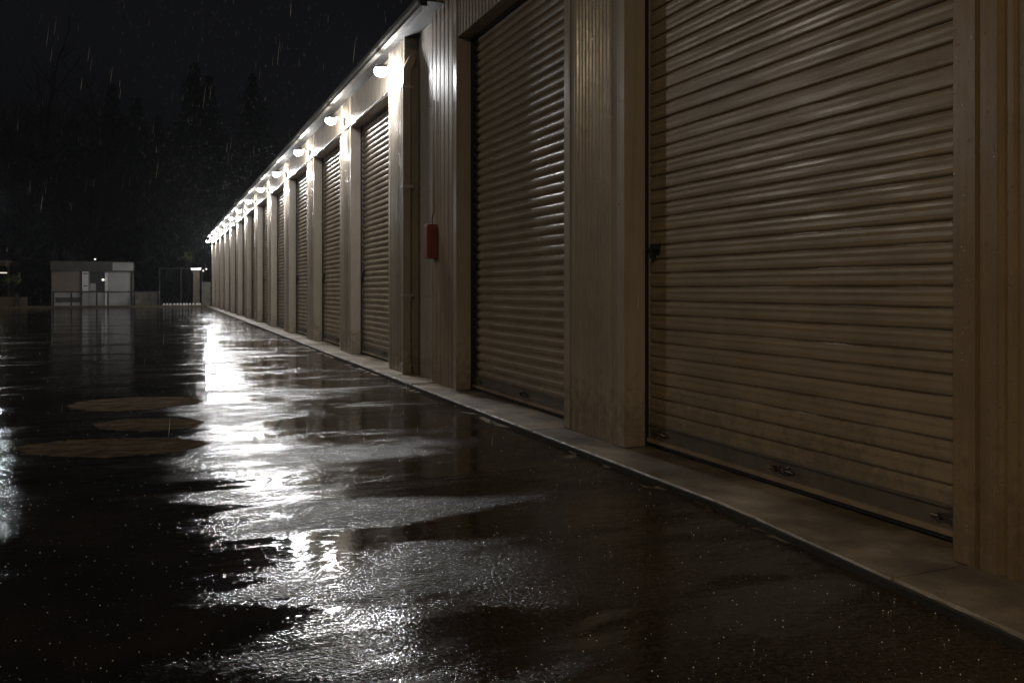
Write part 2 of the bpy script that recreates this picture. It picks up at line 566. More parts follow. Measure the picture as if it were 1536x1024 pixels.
def ribbed(y0, y1, back, pitch=0.084, d=0.010, seam=False):
    """plan outline (x, y) of a ribbed sheet with a solid back"""
    pts = []
    ya, yb = y0, y1
    if seam:
        for a, s in ((y0, 1), (y1, -1)):
            e = [(0.0, a), (0.0, a + s * 0.0825), (0.030, a + s * 0.0835), (0.030, a + s * 0.096), (0.0, a + s * 0.097),
                 (0.0, a + s * 0.148), (-0.009, a + s * 0.152), (-0.009, a + s * 0.168), (0.0, a + s * 0.172)]
            if s > 0:
                pts += e
                ya = y0 + 0.172
            else:
                tail = e[::-1]
                yb = y1 - 0.172
    n = max(1, round((yb - ya) / pitch))
    p = (yb - ya) / n
    for i in range(n):
        a = ya + i * p
        pts += [(0.0, a), (0.0, a + 0.44 * p), (d, a + 0.56 * p), (d, a + 0.86 * p)]
    pts += tail if seam else [(0.0, y1)]
    return pts + [(back, y1), (back, y0)]


PW = 0.82


def trim_mb(y0, z1, flip):
    """L-shaped corner trim wrapped round the end of a pier (front leg and return)"""
    t = MB()
    s = -1 if flip else 1
    a, e = y0, y0 + s * 0.082
    o = y0 - s * 0.006
    poly = [(-0.007, o), (-0.007, e), (-0.001, e), (-0.001, a), (0.135, a), (0.135, o)]
    if s < 0:
        poly = poly[::-1]
    t.prism_z(poly, SL + 0.003, z1)
    # screws down the trim
    z = 0.25
    while z < z1 - 0.1:
        t.lathe([(0.0065, 0), (0.0055, 0.003), (0.0, 0.004)], (0, 0, 0), 8) if False else None
        t.box(-0.010, -0.007, y0 + s * 0.052, y0 + s * 0.061, z, z + 0.009)
        z += 0.62
    return t


def make_pier(z1, name='pier'):
    """origin at its near lower corner"""
    p = MB().prism_z(ribbed(0.0, PW, 0.42, 0.048, 0.012, True), SL, z1).build(name, M['pier'], bld)
    trim_mb(0.0, z1, False).build('corner_trim', M['trim'], p)
    trim_mb(PW, z1, True).build('corner_trim', M['trim'], p)
    return p


def make_door(w, flat=False):
    """roller curtain of a door; origin at the near lower corner of its opening"""
    z0, z1, pitch = 0.085, HD + 0.06, (0.083 if flat else 0.0775)
    prof = [(0.0, 0.0), (0.003, 0.0095), (0.008, 0.0125), (0.022, 0.0132), (0.037, 0.0128), (0.0385, 0.0095), (0.040, 0.0095), (0.0415, 0.0125), (0.055, 0.0130), (0.066, 0.0122), (0.071, 0.008), (0.0745, 0.0)]
    if not flat:
        prof = [(0.0, 0.0), (0.003, 0.006), (0.009, 0.0125), (0.018, 0.0175), (0.030, 0.0205), (0.041, 0.0205), (0.052, 0.0170), (0.060, 0.0115), (0.066, 0.005), (0.070, 0.0)]
    rows = []
    z = z0
    while z < z1:
        for (dz, d) in prof:
            rows.append((z + dz, d))
        z += pitch
    ny = 14
    rd = random.Random(int(w * 1000))
    vs, fs = [], []
    wob = [[rd.uniform(-0.0010, 0.0010) for _ in range(ny + 1)] for _ in range(len(rows) // len(prof) + 1)]
    dx = 0.188
    for i, (zz, d) in enumerate(rows):
        for k in range(ny + 1):
            vs.append((dx - d + wob[i // len(prof)][k], 0.012 + (w - 0.024) * k / ny, zz))
    for i in range(len(rows) - 1):
        for k in range(ny):
            a = i * (ny + 1) + k
            fs.append((a, a + ny + 1, a + ny + 2, a + 1))
    mb = MB().add(vs, fs, not flat)
    door = mb.build('roller_door', M['door'], bld, fix=False)
    so = door.modifiers.new('sheet', 'SOLIDIFY')
    so.thickness = 0.004
    so.offset = 1.0
    bar = MB()
    bar.box(0.163, 0.176, 0.035, w - 0.035, 0.088, 0.176)
    bar.box(0.150, 0.176, 0.035, w - 0.035, 0.168, 0.173)
    bar.build('bottom_bar', M['bar'], door)
    MB().box(0.146, 0.205, 0.030, w - 0.030, 0.066, 0.0875).build('door_lip', M['lip'], door)
    MB().box(0.158, 0.20, 0.030, w - 0.030, 0.046, 0.0655).build('rubber_seal', M['rubber'], door)
    for (a, b_) in ((0.002, 0.030), (w - 0.030, w - 0.002)):
        g = MB()
        g.prism_z([(0.137, a), (0.137, b_), (0.158, b_), (0.158, a)], SL + 0.004, HD - 0.002)
        g.prism_z([(0.192, a), (0.192, b_), (0.215, b_), (0.215, a)], SL + 0.004, HD - 0.002)
        g.build('guide_rail', M['rubber'], door)
    # slide bolts on the bottom bar: far, middle, near
    for yy in (0.16, 1.10, w - 0.16):
        l = MB()
        l.box(0.155, 0.1625, yy - 0.045, yy + 0.045, 0.112, 0.147)
        l.tube([(0.146, yy - 0.09, 0.130), (0.146, yy + 0.075, 0.130)], 0.0075, 8)
        l.tube([(0.146, yy + 0.02, 0.130), (0.125, yy + 0.02, 0.134), (0.118, yy + 0.02, 0.15)], 0.005, 6)
        for q in (-0.035, 0.03):
            l.box(0.136, 0.156, yy + q, yy + q + 0.012, 0.118, 0.143)
        l.build('slide_bolt', M['latch'], door)
    # lock plate against each guide
    for (yy, zz) in ((w - 0.10, 1.22), (0.045, 1.22)):
        l = MB()
        l.box(0.158, 0.172, yy - 0.040, yy + 0.055, zz - 0.03, zz + 0.03)
        l.tube([(0.150, yy - 0.06, zz), (0.150, yy + 0.07, zz)], 0.010, 8)
        l.box(0.130, 0.1575, yy - 0.012, yy + 0.014, zz - 0.055, zz + 0.012)
        l.build('door_lock', M['black_paint'], door)
    return door


def header_mb(w, z1):
    hb = MB()
    hb.prism_z(ribbed(0.0, w, 0.135), HD, z1)
    return hb


def put(o, y):
    o.location = (0, y, 0)
    return o


DW = 2.346
# near, taller block
P2, P1 = 4.546, 2.22
pr_near = put(make_pier(TOPN), P2)
pn = copy_tree(pr_near, bld); put(pn, P1 - PW)
pn.material_slots[0].link = 'OBJECT'; pn.material_slots[0].material = M['pier_warm']
for c_ in pn.children:
    c_.material_slots[0].link = 'OBJECT'; c_.material_slots[0].material = M['pier_warm']
pn = copy_tree(pr_near, bld); put(pn, P1 - PW - DW - PW)
door = put(make_door(DW), P2 + PW)                         # 5.366 .. 7.712
door1 = put(make_door(DW, True), P1)
put(copy_tree(door1, bld), P1 - PW - DW)
hd = MB()
hobj = header_mb(DW, TOPN).build('header_panel', M['header'], bld)
put(hobj, P2 + PW)
for y in (P1, P1 - PW - DW):
    put(copy_tree(hobj, bld), y)

# wide bay with the flat panel between the two blocks, 7.712 .. 10.10
BAY = 7.712
br = put(MB().prism_z(ribbed(0.0, 0.79, 0.42, 0.13, 0.0025), SL, TOPN).build('ribbed_bay', M['brown'], bld), BAY)
trim_mb(0.0, TOPN, False).build('corner_trim', M['trim'], br)
fl = MB()
fl.prism_z([(0.10, 0.792), (0.085, 0.815), (0.074, 0.86), (0.068, 0.95), (0.068, 1.40), (0.074, 1.50), (0.085, 1.56), (0.10, 1.60), (0.10, 1.665), (0.42, 1.665), (0.42, 0.792)], SL, TOPN)
flo = put(fl.build('flat_panel', M['smooth'], bld), BAY)
sc = MB()
for yy in (0.90, 1.08, 1.30, 1.46):
    for zz in (0.17, 0.9, 2.0, 2.9):
        sc.box(0.063, 0.0675, yy, yy + 0.012, zz, zz + 0.012)
tag(sc.build('screw_heads', M['latch'], flo), kind='stuff')
dp = put(MB().prism_z([(-0.095, 1.575), (-0.095, 1.66), (-0.008, 1.66), (-0.008, 1.575)], 0.15, 3.40).build('downpipe', M['smooth'], bld, bevel=0.008), BAY)
MB().prism_y([(-0.095, 3.401), (-0.008, 3.401), (0.05, 3.50), (0.05, 3.60), (-0.02, 3.56)], 1.575, 1.66).build('pipe_bend', M['smooth'], dp, bevel=0.006)
MB().prism_y([(-0.10, 0.05), (-0.10, 0.165), (-0.003, 0.165), (-0.003, 0.04), (-0.16, 0.04)], 1.565, 1.664).build('pipe_shoe', M['trim'], dp, bevel=0.006)
for zz in (0.9, 2.1, 3.2):
    MB().box(-0.099, 0.02, 1.570, 1.6645, zz, zz + 0.03).build('pipe_clamp', M['galv'], dp)
pl = put(MB().prism_z([(a - 0.05 if a < 0.2 else a, b_) for a, b_ in ribbed(0.0, 0.715, 0.42, 0.06, 0.010)], SL, TOP - 0.02).build('pilaster', M['pier'], bld), BAY + 1.667)
trim_mb(0.715, TOP - 0.02, True).build('corner_trim', M['trim'], pl, loc=(-0.05, 0, 0))
ed = MB().box(-0.057, -0.0505, -0.004, 0.05, SL + 0.003, TOP - 0.02)
ed.build('corner_trim', M['trim'], pl)

# long block
D3 = BAY + 1.667 + 0.715             # 10.094
PITCH = 3.25
dw3 = 12.55 - D3
put(make_door(dw3), D3)
put(header_mb(dw3, TOP - 0.02).build('header_panel', M['header'], bld), D3)
pr_far = put(make_pier(TOP - 0.02), 12.55)
dwf = PITCH - PW
door_f = put(make_door(dwf), 12.55 + PW)
head_f = put(header_mb(dwf, TOP - 0.02).build('header_panel', M['header'], bld), 12.55 + PW)
piers_y = [12.55]
for k in range(1, 12):
    y = 12.55 + PITCH * k
    piers_y.append(y)
    put(copy_tree(pr_far, bld), y)
    if k < 11:
        put(copy_tree(door_f, bld), y + PW)
        put(copy_tree(head_f, bld), y + PW)
YE = piers_y[-1] + PW
YN = P1 - PW - DW - PW

# body behind the doors
MB().box(0.46, 8.0, YN, 9.36, -0.02, TOPN - 0.02).build('rear_wall', M['dark'], bld)
MB().box(0.46, 8.0, 9.365, YE, -0.02, TOP - 0.03).build('rear_wall', M['dark'], bld)
MB().box(0.0, 8.0, YE + 0.001, YE + 0.15, 0.0, TOP - 0.03).build('end_wall', M['pier'], bld)
MB().box(0.0, 8.0, YN - 0.15, YN - 0.001, 0.0, TOPN).build('end_wall', M['pier'], bld)
MB().prism_y([(-0.06, TOPN + 0.001), (8.0, TOPN + 0.35), (8.0, TOPN + 0.45), (-0.06, TOPN + 0.10)], YN - 0.2, 9.40).build('roof', M['roof'], bld)
# eave of the long block: roof sheet, soffit board, gutter
GX = 2.31 - W
MB().prism_y([(GX + 0.03, TOP + 0.004), (8.0, TOP + 0.45), (8.0, TOP + 0.53), (GX + 0.03, TOP + 0.03)], 9.41, YE + 0.25).build('roof', M['roof'], bld)
MB().box(GX + 0.077, 0.46, 8.12, YE + 0.2, TOP - 0.019, TOP - 0.001).build('soffit', M['soffit'], bld)
g = MB()
pg = [(GX, TOP + 0.012), (GX + 0.002, TOP - 0.03), (GX + 0.018, TOP - 0.055), (GX + 0.022, TOP - 0.085), (GX + 0.076, TOP - 0.085), (GX + 0.076, TOP + 0.002),
      (GX + 0.070, TOP + 0.002), (GX + 0.070, TOP - 0.079), (GX + 0.028, TOP - 0.079), (GX + 0.024, TOP - 0.053), (GX + 0.010, TOP - 0.028), (GX + 0.010, TOP + 0.012)]
g.prism_y(pg, 8.12, YE + 0.2)
go = g.build('gutter', M['gutter'], bld)
MB().prism_y([(GX - 0.004, TOP + 0.014), (GX - 0.003, TOP - 0.034), (GX + 0.018, TOP - 0.089), (GX + 0.080, TOP - 0.089), (GX + 0.080, TOP + 0.004)], 8.06, 8.119).build('end_cap', M['black_paint'], go)
st = MB()
y = 9.2
while y < YE:
    st.prism_y([(GX - 0.003, TOP + 0.0155), (GX - 0.003, TOP + 0.0125), (GX + 0.080, TOP + 0.0045), (GX + 0.080, TOP + 0.0085)], y, y + 0.03)
    y += PITCH / 2
st.build('gutter_strap', M['galv'], go)
# cable conduit below the lamps, along the headers
MB().tube([(-0.022, 9.40, HD + 0.02), (-0.022, YE - 0.05, HD + 0.02)], 0.0115, 8).build('conduit', M['galv'], bld)
cl = MB()
y = 9.6
while y < YE - 0.2:
    cl.box(-0.036, -0.008, y, y + 0.025, HD + 0.006, HD + 0.034)
    y += PITCH / 4
cl.build('conduit_clip', M['galv'], bld)

# ------------------------------------------------------------------ lamps along the eave
LX, LZ = -0.215, 3.49


def make_lamp():
    r = empty('wall_lamp')
    lens = MB()
    prof = []
    for i in range(9):
        t = -PI / 2 + (PI / 2 + 0.55) * i / 8
        prof.append((max(0.0005, 0.080 * math.cos(t)), 0.062 * math.sin(t)))
    lens.lathe(prof, (LX, 0, LZ), 20)
    lens.build('lens', M['lamp'], r)
    cap = MB().lathe([(0.0670, 0.0330), (0.072, 0.027), (0.074, 0.030), (0.060, 0.054), (0.0005, 0.070)], (LX, 0, LZ), 20)
    cap.build('lamp_shade', M['black_paint'], r)
    MB().tube([(LX, 0, LZ + 0.068), (LX + 0.05, 0, LZ + 0.078), (-0.10, 0, LZ + 0.055), (-0.03, 0, LZ)], 0.011, 8).build('arm', M['bar'], r)
    b = MB().box(-0.050, -0.009, -0.055, 0.055, LZ - 0.06, LZ + 0.05)
    b.build('junction_box', M['bar'], r, bevel=0.008)
    return r


ORD = ['nearest and largest', 'second', 'third', 'fourth', 'fifth', 'sixth', 'seventh', 'eighth', 'ninth', 'tenth', 'eleventh', 'twelfth', 'farthest and smallest']
LENS = [M['lamp'], glow('lamp_glow_dim', (0.99, 0.98, 0.96), 490.0), glow('lamp_glow_old', (1.0, 0.96, 0.90), 410.0)]
lamp0 = make_lamp()
lamp_y = [9.82] + [y + 0.44 for y in piers_y]
for i, y in enumerate(lamp_y):
    o = lamp0 if i == 0 else copy_tree(lamp0)
    o.location = (W, y, 0)
    if i == 0:
        lb = 'glowing white lamp on the pilaster beside the red box, nearest and largest of its row'
    elif i == len(lamp_y) - 1:
        lb = 'glowing white lamp on the last pier of the building, farthest of its row'
    else:
        lb = 'glowing white lamp under the eave, %s counting away from the red box' % ORD[i]
    tag(o, lb, 'lamp', 'white lamps along the eave')
    lens = [c for c in o.children if c.name.startswith('lens')][0]      # the lamps have aged unevenly
    lens.material_slots[0].link = 'OBJECT'
    lens.material_slots[0].material = LENS[(0, 2, 1, 0, 1, 2, 0, 1, 0, 2, 1, 0, 0)[i]]

# red alarm box on the wide bay
rb = empty('alarm_box', (W, 8.335, 1.289))
tag(rb, 'small red metal box mounted on the brown ribbed bay of the building', 'alarm box')
MB().box(-0.095, -0.001, 0.0, 0.13, 0.0, 0.345).build('case', M['red'], rb, bevel=0.003)
MB().box(-0.104, -0.0955, 0.008, 0.122, 0.012, 0.333).build('cover', M['red'], rb, bevel=0.004)
MB().tube([(-0.03, 0.065, 0.3455), (-0.03, 0.065, 0.42), (-0.012, 0.065, 0.45), (-0.012, 0.065, 1.6)], 0.006, 8).build('cable', M['gate'], rb)

# ------------------------------------------------------------------ lamp posts outside the frame
def lamp_post(x, y, z, arm, mat, label, rz, lr=0.09):
    r = empty('street_lamp', (x, y, 0), rz)
    tag(r, label, 'street lamp')
    MB().tube([(0, 0, 0.02), (0, 0, z * 0.5), (0, 0, z + 0.12)], [0.06, 0.05, 0.04], 10).build('pole', M['galv'], r)
    MB().lathe([(0.16, 0), (0.16, 0.02), (0.06, 0.03), (0.055, 0.14)], (0, 0, 0), 12).build('base', M['galv'], r)
    MB().tube([(0, 0, z + 0.08), (arm * 0.5, 0, z + 0.16), (arm, 0, z + 0.13)], 0.022, 8).build('arm', M['galv'], r)
    hs = MB()
    hs.prism_y([(arm - 0.18, z + 0.06), (arm - 0.12, z + 0.12), (arm + 0.10, z + 0.14), (arm + 0.20, z + 0.075), (arm + 0.20, z + 0.06)], -0.10, 0.10)
    hs.build('lamp_head', M['black_paint'], r)
    MB().lathe([(lr, 0.058), (lr * 0.94, 0.02), (lr * 0.55, -0.005), (0.0005, -0.012)], (arm + 0.03, 0, z), 16).build('lens', mat, r)
    return r


lamp_post(-3.2, -2.4, 4.8, 0.45, M['warm_lamp'], 'warm street lamp on a thin steel pole facing the nearest roller door', 0, 0.145)
lamp_post(at(-13, 30) - 0.63, 30, 3.9, 0.6, M['cool_lamp'], 'cold white street lamp on a steel pole at the open side of the yard', 0, 0.12)

lamp_post(-9.5, 16, 5.6, 0.6, glow('added_fill_glow', (1.0, 0.93, 0.84), 1750.0), 'added unseen fill lamp on a steel pole facing the long row of doors', 0, 0.145)  # unseen lamp, added to fill pier fronts and doors with light

# ------------------------------------------------------------------ background at the end of the yard
YK = YB + 0.15
tag(MB().box(-60, 2.2, YB, YB + 0.30, -0.05, 0.11).build('kerb', M['kerb'], bevel=0.02), kind='structure')

# --- site cabin
YC = 52.0
X = lambda px, Y=YC: at(px, Y)
Zc = lambda py, px, Y=YC: zat(py, at(px, Y), Y)
cb = empty('site_cabin', (X(138), YC, 0))
tag(cb, 'pale box shaped site cabin with a dark doorway at the end of the yard', 'cabin')
ox = X(138)
L = lambda px: X(px) - ox
zr, zf, zb = Zc(392, 138), Zc(407, 138), 0.06
MB().box(L(79), L(199), 0.06, 3.0, zb, zf - 0.01).build('body', M['cabin'], cb)
fa = MB().box(L(76), L(201), -0.12, 3.1, zf, zr)
fa.build('roof_fascia', M['fascia'], cb)
MB().box(L(169), L(200), -0.135, -0.121, zf + 0.05, zr - 0.06).build('fascia_panel', M['cabin'], cb)
MB().box(L(81), L(120), 0.02, 0.059, Zc(438, 100), zf - 0.02).build('side_panel', M['cabin_warm'], cb)
MB().box(L(83), L(120), 0.02, 0.059, 0.25, Zc(446, 100)).build('lower_panel', M['fascia'], cb)
MB().box(L(77.2), L(80), -0.02, 0.10, zb, zf - 0.02).build('corner_post', M['cabin_warm'], cb)
MB().box(L(120.5), L(123), -0.03, 0.058, zb, zf - 0.02).build('corner_post', M['black_paint'], cb)
wn = MB().box(L(123.2), L(132), 0.0, 0.058, Zc(436, 128), Zc(406, 128)).build('notice_board', M['white_board'], cb)
MB().box(L(125.5), L(131), -0.012, -0.001, Zc(429.5, 128), Zc(428, 128)).build('board_strip', M['black_paint'], wn)
MB().box(L(125), L(131), -0.012, -0.001, Zc(411, 128), Zc(409.5, 128)).build('board_strip', M['black_paint'], wn)
dr = MB().box(L(134.5), L(157), 0.03, 0.058, Zc(437, 145), zf - 0.02).build('doorway', M['black_paint'], cb)
MB().box(L(135), L(143.5), 0.01, 0.029, Zc(436, 139), Zc(425, 139)).build('hatch', M['cabin'], dr)
MB().box(L(157.5), L(162), -0.06, 0.059, zb, Zc(409, 160)).build('pillar', M['white_board'], cb)
MB().box(L(163), L(195.5), 0.02, 0.059, Zc(435.5, 180), Zc(406.5, 180)).build('wall_panel', M['cabin'], cb)
MB().box(L(163), L(195.5), 0.02, 0.059, 0.2, Zc(438, 180)).build('wall_panel', M['cabin'], cb)
MB().box(L(134.5), L(143.5), 0.02, 0.059, 0.2, Zc(438, 139)).build('wall_panel', M['cabin'], cb)
MB().box(L(145.5), L(156.5), 0.02, 0.059, 0.2, Zc(438, 139)).build('wall_panel', M['cabin'], cb)
MB().box(L(195.8), L(198.8), -0.03, 0.059, zb, zf - 0.02).build('corner_post', M['black_paint'], cb)
# lamp in the doorway, roof lamp
lm = empty('porch_lamp', (X(154.7), YC - 0.09, Zc(419.5, 154)))
tag(lm, 'tiny amber white lamp beside the dark doorway of the cabin', 'lamp')
MB().lathe([(0.001, -0.07), (0.06, -0.05), (0.07, 0), (0.05, 0.05), (0.001, 0.06)], (0, 0, 0), 10).build('bulb', M['small_lamp'], lm)
MB().box(-0.05, 0.05, 0.03, 0.118, -0.03, 0.03).build('holder', M['black_paint'], lm)
zt = Zc(388.5, 142)
lm = empty('roof_lamp', (X(142), YC + 0.3, zr))
tag(lm, 'tiny white lamp on a short stalk above the cabin roof', 'lamp')
MB().lathe([(0.001, -0.05), (0.045, -0.03), (0.05, 0), (0.04, 0.035), (0.001, 0.045)], (0, 0, zt - zr), 10).build('bulb', M['small_lamp'], lm)
MB().tube([(0, 0, 0), (0, 0, zt - zr - 0.045)], 0.015, 6).build('stalk', M['black_paint'], lm)

# --- rail fence along the back kerb
YF = 50.6
fr = empty('rail_fence', (at(160, YF), YF, 0))
tag(fr, 'low black rail fence on posts in front of the cabin', 'fence')
fx = at(160, YF)
zrl = zat(437, fx, YF)
ml = MB().box(at(80, YF) - fx, at(239, YF) - fx, -0.03, 0.03, zrl - 0.07, zrl)
ml.build('rail', M['black_paint'], fr)
for px in (80, 107, 122, 145, 162, 197, 239):
    MB().box(at(px, YF) - fx - 0.04, at(px, YF) - fx + 0.04, -0.04, 0.04, -0.02, zrl + (0.03 if px != 239 else 0.05)).build('post', M['black_paint'], fr)

# --- low rendered wall beside the cabin
x0, x1 = at(202, 51.4), at(236, 51.4)
tag(MB().box(x0, x1, 51.4, 51.65, -0.02, zat(438, x0, 51.4)).build('low_wall', M['lowwall'], bevel=0.02), 'low grey wall to one side of the pale cabin', 'wall')

# --- steel gate at the far corner
YG = 50.9
gx0, gx1 = at(239.5, YG), at(303, YG)
gt = empty('steel_gate', (gx0, YG, 0))
tag(gt, 'dark tall mesh gate between low wall and storage building', 'gate')
gz = zat(401, gx0, YG)
gw = gx1 - gx0
fm = MB()
for a in (0, gw * 0.5, gw):
    fm.box(a - 0.04, a + 0.04, -0.04, 0.04, 0, gz)
fm.box(0.04, gw - 0.04, -0.025, 0.025, gz - 0.08, gz - 0.02)
fm.box(0.04, gw - 0.04, -0.025, 0.025, 0.10, 0.16)
fm.build('gate_frame', M['gate'], gt)
br_ = MB()
a = 0.14
while a < gw - 0.1:
    br_.box(a, a + 0.014, -0.007, 0.007, 0.16, gz - 0.08)
    a += 0.13
br_.build('gate_bars', M['gate'], gt)
# reflector studs along the gate foot
px = 246
while px < 301:
    x = at(px, 50.2)
    o = MB().box(-0.055, 0.055, -0.03, 0.03, -0.02, 0.20).build('bollard_stud', M['reflector'], loc=(x, 50.2, 0), bevel=0.015)
    tag(o, 'small white marker stud on the ground before the dark gate', 'marker stud', 'white studs along the gate')
    px += random.uniform(3.4, 6.2)

# --- lit gate pillar
gp = empty('gate_pillar', (at(294.5, 50.5), 50.5, 0))
tag(gp, 'brown gate pillar under a lit white cap near the building corner', 'pillar')
x = at(294.5, 50.5)
zt = zat(401.5, x, 50.5)
MB().box(-0.17, 0.17, 0, 0.34, -0.02, zt - 0.16).build('shaft', M['kerb'], gp)
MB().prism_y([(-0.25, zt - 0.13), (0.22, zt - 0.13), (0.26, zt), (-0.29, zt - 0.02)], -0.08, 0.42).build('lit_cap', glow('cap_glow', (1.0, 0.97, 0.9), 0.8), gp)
for i, (px, py) in enumerate(((305, 406), (309.5, 403.5))):
    xx = at(px, 50.6)
    o = empty('gate_lamp', (xx, 50.6, zat(py, xx, 50.6)))
    tag(o, ('tiny white lamp on the dark corner wall, the one closer to the gate pillar', 'tiny white lamp on the dark corner wall, the one closer to the long building')[i], 'lamp')
    MB().lathe([(0.001, -0.045), (0.04, -0.03), (0.045, 0), (0.03, 0.035), (0.001, 0.04)], (0, 0, 0), 8).build('bulb', M['small_lamp'], o)
    MB().tube([(0, 0.0, 0.04), (0, 0.1, 0.06), (0, 0.16, -0.9)], 0.012, 6).build('bracket', M['black_paint'], o)
x0, x1 = at(302.5, 50.8), at(316, 50.8)
tag(MB().box(x0, x1, 50.75, 51.0, -0.02, zat(423, x0, 50.8)).build('corner_wall', M['lowwall'], bevel=0.02), 'dim grey wall closing the gap behind the far end of the building', 'wall')

# --- left: low walls, post, carport, lit leaves
YL = 51.0
for (a, b_, t, lb) in ((-40, 22, 445.5, 'longer amber lit low wall at the left end of the yard'),
                       (28.5, 41, 445.5, 'short amber lit low wall between dark post and big bare tree')):
    x0, x1 = at(a, YL), at(b_, YL)
    tag(MB().box(x0, x1, YL, YL + 0.25, -0.02, zat(t, x0, YL)).build('low_wall', M['kerb'], bevel=0.02), lb, 'wall')
x0, x1 = at(22.3, YL - .1), at(28.2, YL - .1)
po = MB().box(x0, x1, YL - 0.2, YL + 0.1, -0.02, zat(441, x0, YL)).build('dark_post', M['black_paint'], bevel=0.01)
tag(po, 'stout black post between two amber lit low walls', 'post')
cp = empty('carport', (at(-40, 56), 56, 0))
tag(cp, 'dark open carport with an amber lit roof edge at the picture edge', 'carport')
cx = at(-40, 56)
x1 = at(15, 56) - cx
zt = zat(390, cx, 56)
MB().box(-3, x1, 0, 4, zt - 0.28, zt - 0.05).build('roof', M['kerb'], cp)
MB().box(-3, x1 + 0.1, -0.06, -0.001, zt - 0.14, zt).build('fascia', M['lowwall'], cp)
MB().box(-3, at(8, 56) - cx, 0.5, 0.62, zt - 0.72, zt - 0.66).build('light_strip', glow('strip_glow', (1.0, 0.9, 0.75), 0.9), cp)
for a in (-1.5, x1 - 0.12):
    MB().box(a, a + 0.1, 0.02, 0.12, -0.02, zt - 0.281).build('post', M['black_paint'], cp)
# warm lamp on the left that lights walls and leaves
lamp_post(at(-60, 47.5), 47.5, 3.2, 0.5, glow('amber_lamp_glow', (1.0, 0.60, 0.25), 160.0), 'amber street lamp beside the low walls at the open side', 0)


# ------------------------------------------------------------------ trees
def leaf_quad(mb, p, size, rnd, up=0.2):
    d = Vector((rnd.uniform(-1, 1), rnd.uniform(-1, 1), rnd.uniform(-0.6, 0.6) + up)).normalized()
    u = d.orthogonal().normalized()
    u = (Matrix.Rotation(rnd.uniform(0, 6.28), 3, d) @ u)
    w = d.cross(u)
    a = size * rnd.uniform(0.6, 1.3)
    b = a * rnd.uniform(0.3, 0.55)
    mb.add([p - u * a, p + w * b, p + u * a, p - w * b], [(0, 1, 2, 3)])


def conifer(x, y, h, r, label, seed):
    rd = random.Random(seed)
    t = empty('conifer_tree', (x, y, 0))
    tag(t, label, 'tree', 'trees behind the yard')
    tr = MB().tube([(0, 0, -0.02), (0, 0, h * 0.5), (rd.uniform(-.1, .1), 0, h)], [h * 0.018, h * 0.011, 0.02], 8)
    cr = MB()
    z = h * 0.10
    lv = 0
    while z < h * 0.985:
        f = 1 - (z / h)
        rad = 1.3 * r * (f ** 0.95) * rd.uniform(0.75, 1.12) + 0.12
        nb = max(5, int(9 * f + 5))
        a0 = rd.uniform(0, 6.28)
        for k in range(nb):
            a = a0 + 2 * PI * k / nb + rd.uniform(-0.25, 0.25)
            ln = rad * rd.uniform(0.65, 1.15)
            tip = Vector((math.cos(a) * ln, math.sin(a) * ln, z - ln * 0.28 + rd.uniform(-.1, .1)))
            st_ = Vector((0, 0, z))
            tr.tube([st_, (st_ + tip) * 0.5 + Vector((0, 0, 0.10 * ln)), tip], [0.04 + 0.01 * ln, 0.03, 0.01], 4, False)
            n = int(5 + ln * 5)
            for q in range(n):
                s = (q + rd.random()) / n
                p = st_.lerp(tip, s) + Vector((0, 0, 0.10 * ln * 4 * s * (1 - s)))
                side = Vector((-math.sin(a), math.cos(a), 0)) * rd.uniform(-1, 1) * 0.32 * (1.1 - s) * ln * 0.7
                leaf_quad(cr, p + side + Vector((0, 0, rd.uniform(-.28, .06))), 0.28 + 0.10 * f, rd)
        z += h * 0.030 * rd.uniform(0.8, 1.25) * (0.55 + f)
    tr.build('trunk', M['bark'], t, fix=False)
    cr.build('crown', M['needle'], t, fix=False)
    return t


def bare_tree(x, y, h, label, seed, spread=0.55):
    rd = random.Random(seed)
    t = empty('bare_tree', (x, y, 0))
    tag(t, label, 'tree', 'trees behind the yard')
    tr, cr = MB(), MB()

    def grow(p, d, ln, r, lvl):
        pts, rs = [p], [r]
        q = p
        for i in range(4):
            d = (d + Vector((rd.uniform(-.16, .16), rd.uniform(-.16, .16), rd.uniform(-.03, .13)))).normalized()
            q = q + d * ln / 4
            pts.append(q)
            rs.append(r * (1 - 0.16 * (i + 1)))
        (tr if lvl < 3 else cr).tube(pts, rs, 7 if lvl < 2 else 4, False)
        if lvl == 4:
            return
        kids = 5 if lvl == 0 else (5 if lvl == 1 else 5)
        for k in range(kids):
            s = rd.uniform(0.45, 1.0) if lvl else rd.uniform(0.5, 1.0)
            b = pts[min(4, int(s * 4))]
            ax = Vector((rd.uniform(-1, 1), rd.uniform(-1, 1), rd.uniform(-0.3, 0.5))).normalized()
            nd = (d * (1 - spread) + ax * (spread + 0.12)).normalized()
            nd.z = max(nd.z, -0.1) + 0.12
            grow(b, nd.normalized(), ln * rd.uniform(0.55, 0.78), r * 0.45, lvl + 1)
        grow(pts[-1], d, ln * 0.7, r * 0.5, lvl + 1)
    grow(Vector((0, 0, -0.02)), Vector((0.03, 0, 1)), h * 0.40, h * 0.031, 0)
    tr.build('trunk', M['bark'], t, fix=False)
    cr.build('twigs', M['bark'], t, fix=False)
    return t


def tree_at(px, py, Y):
    x = at(px, Y)
    return x, Y, zat(py, x, Y)


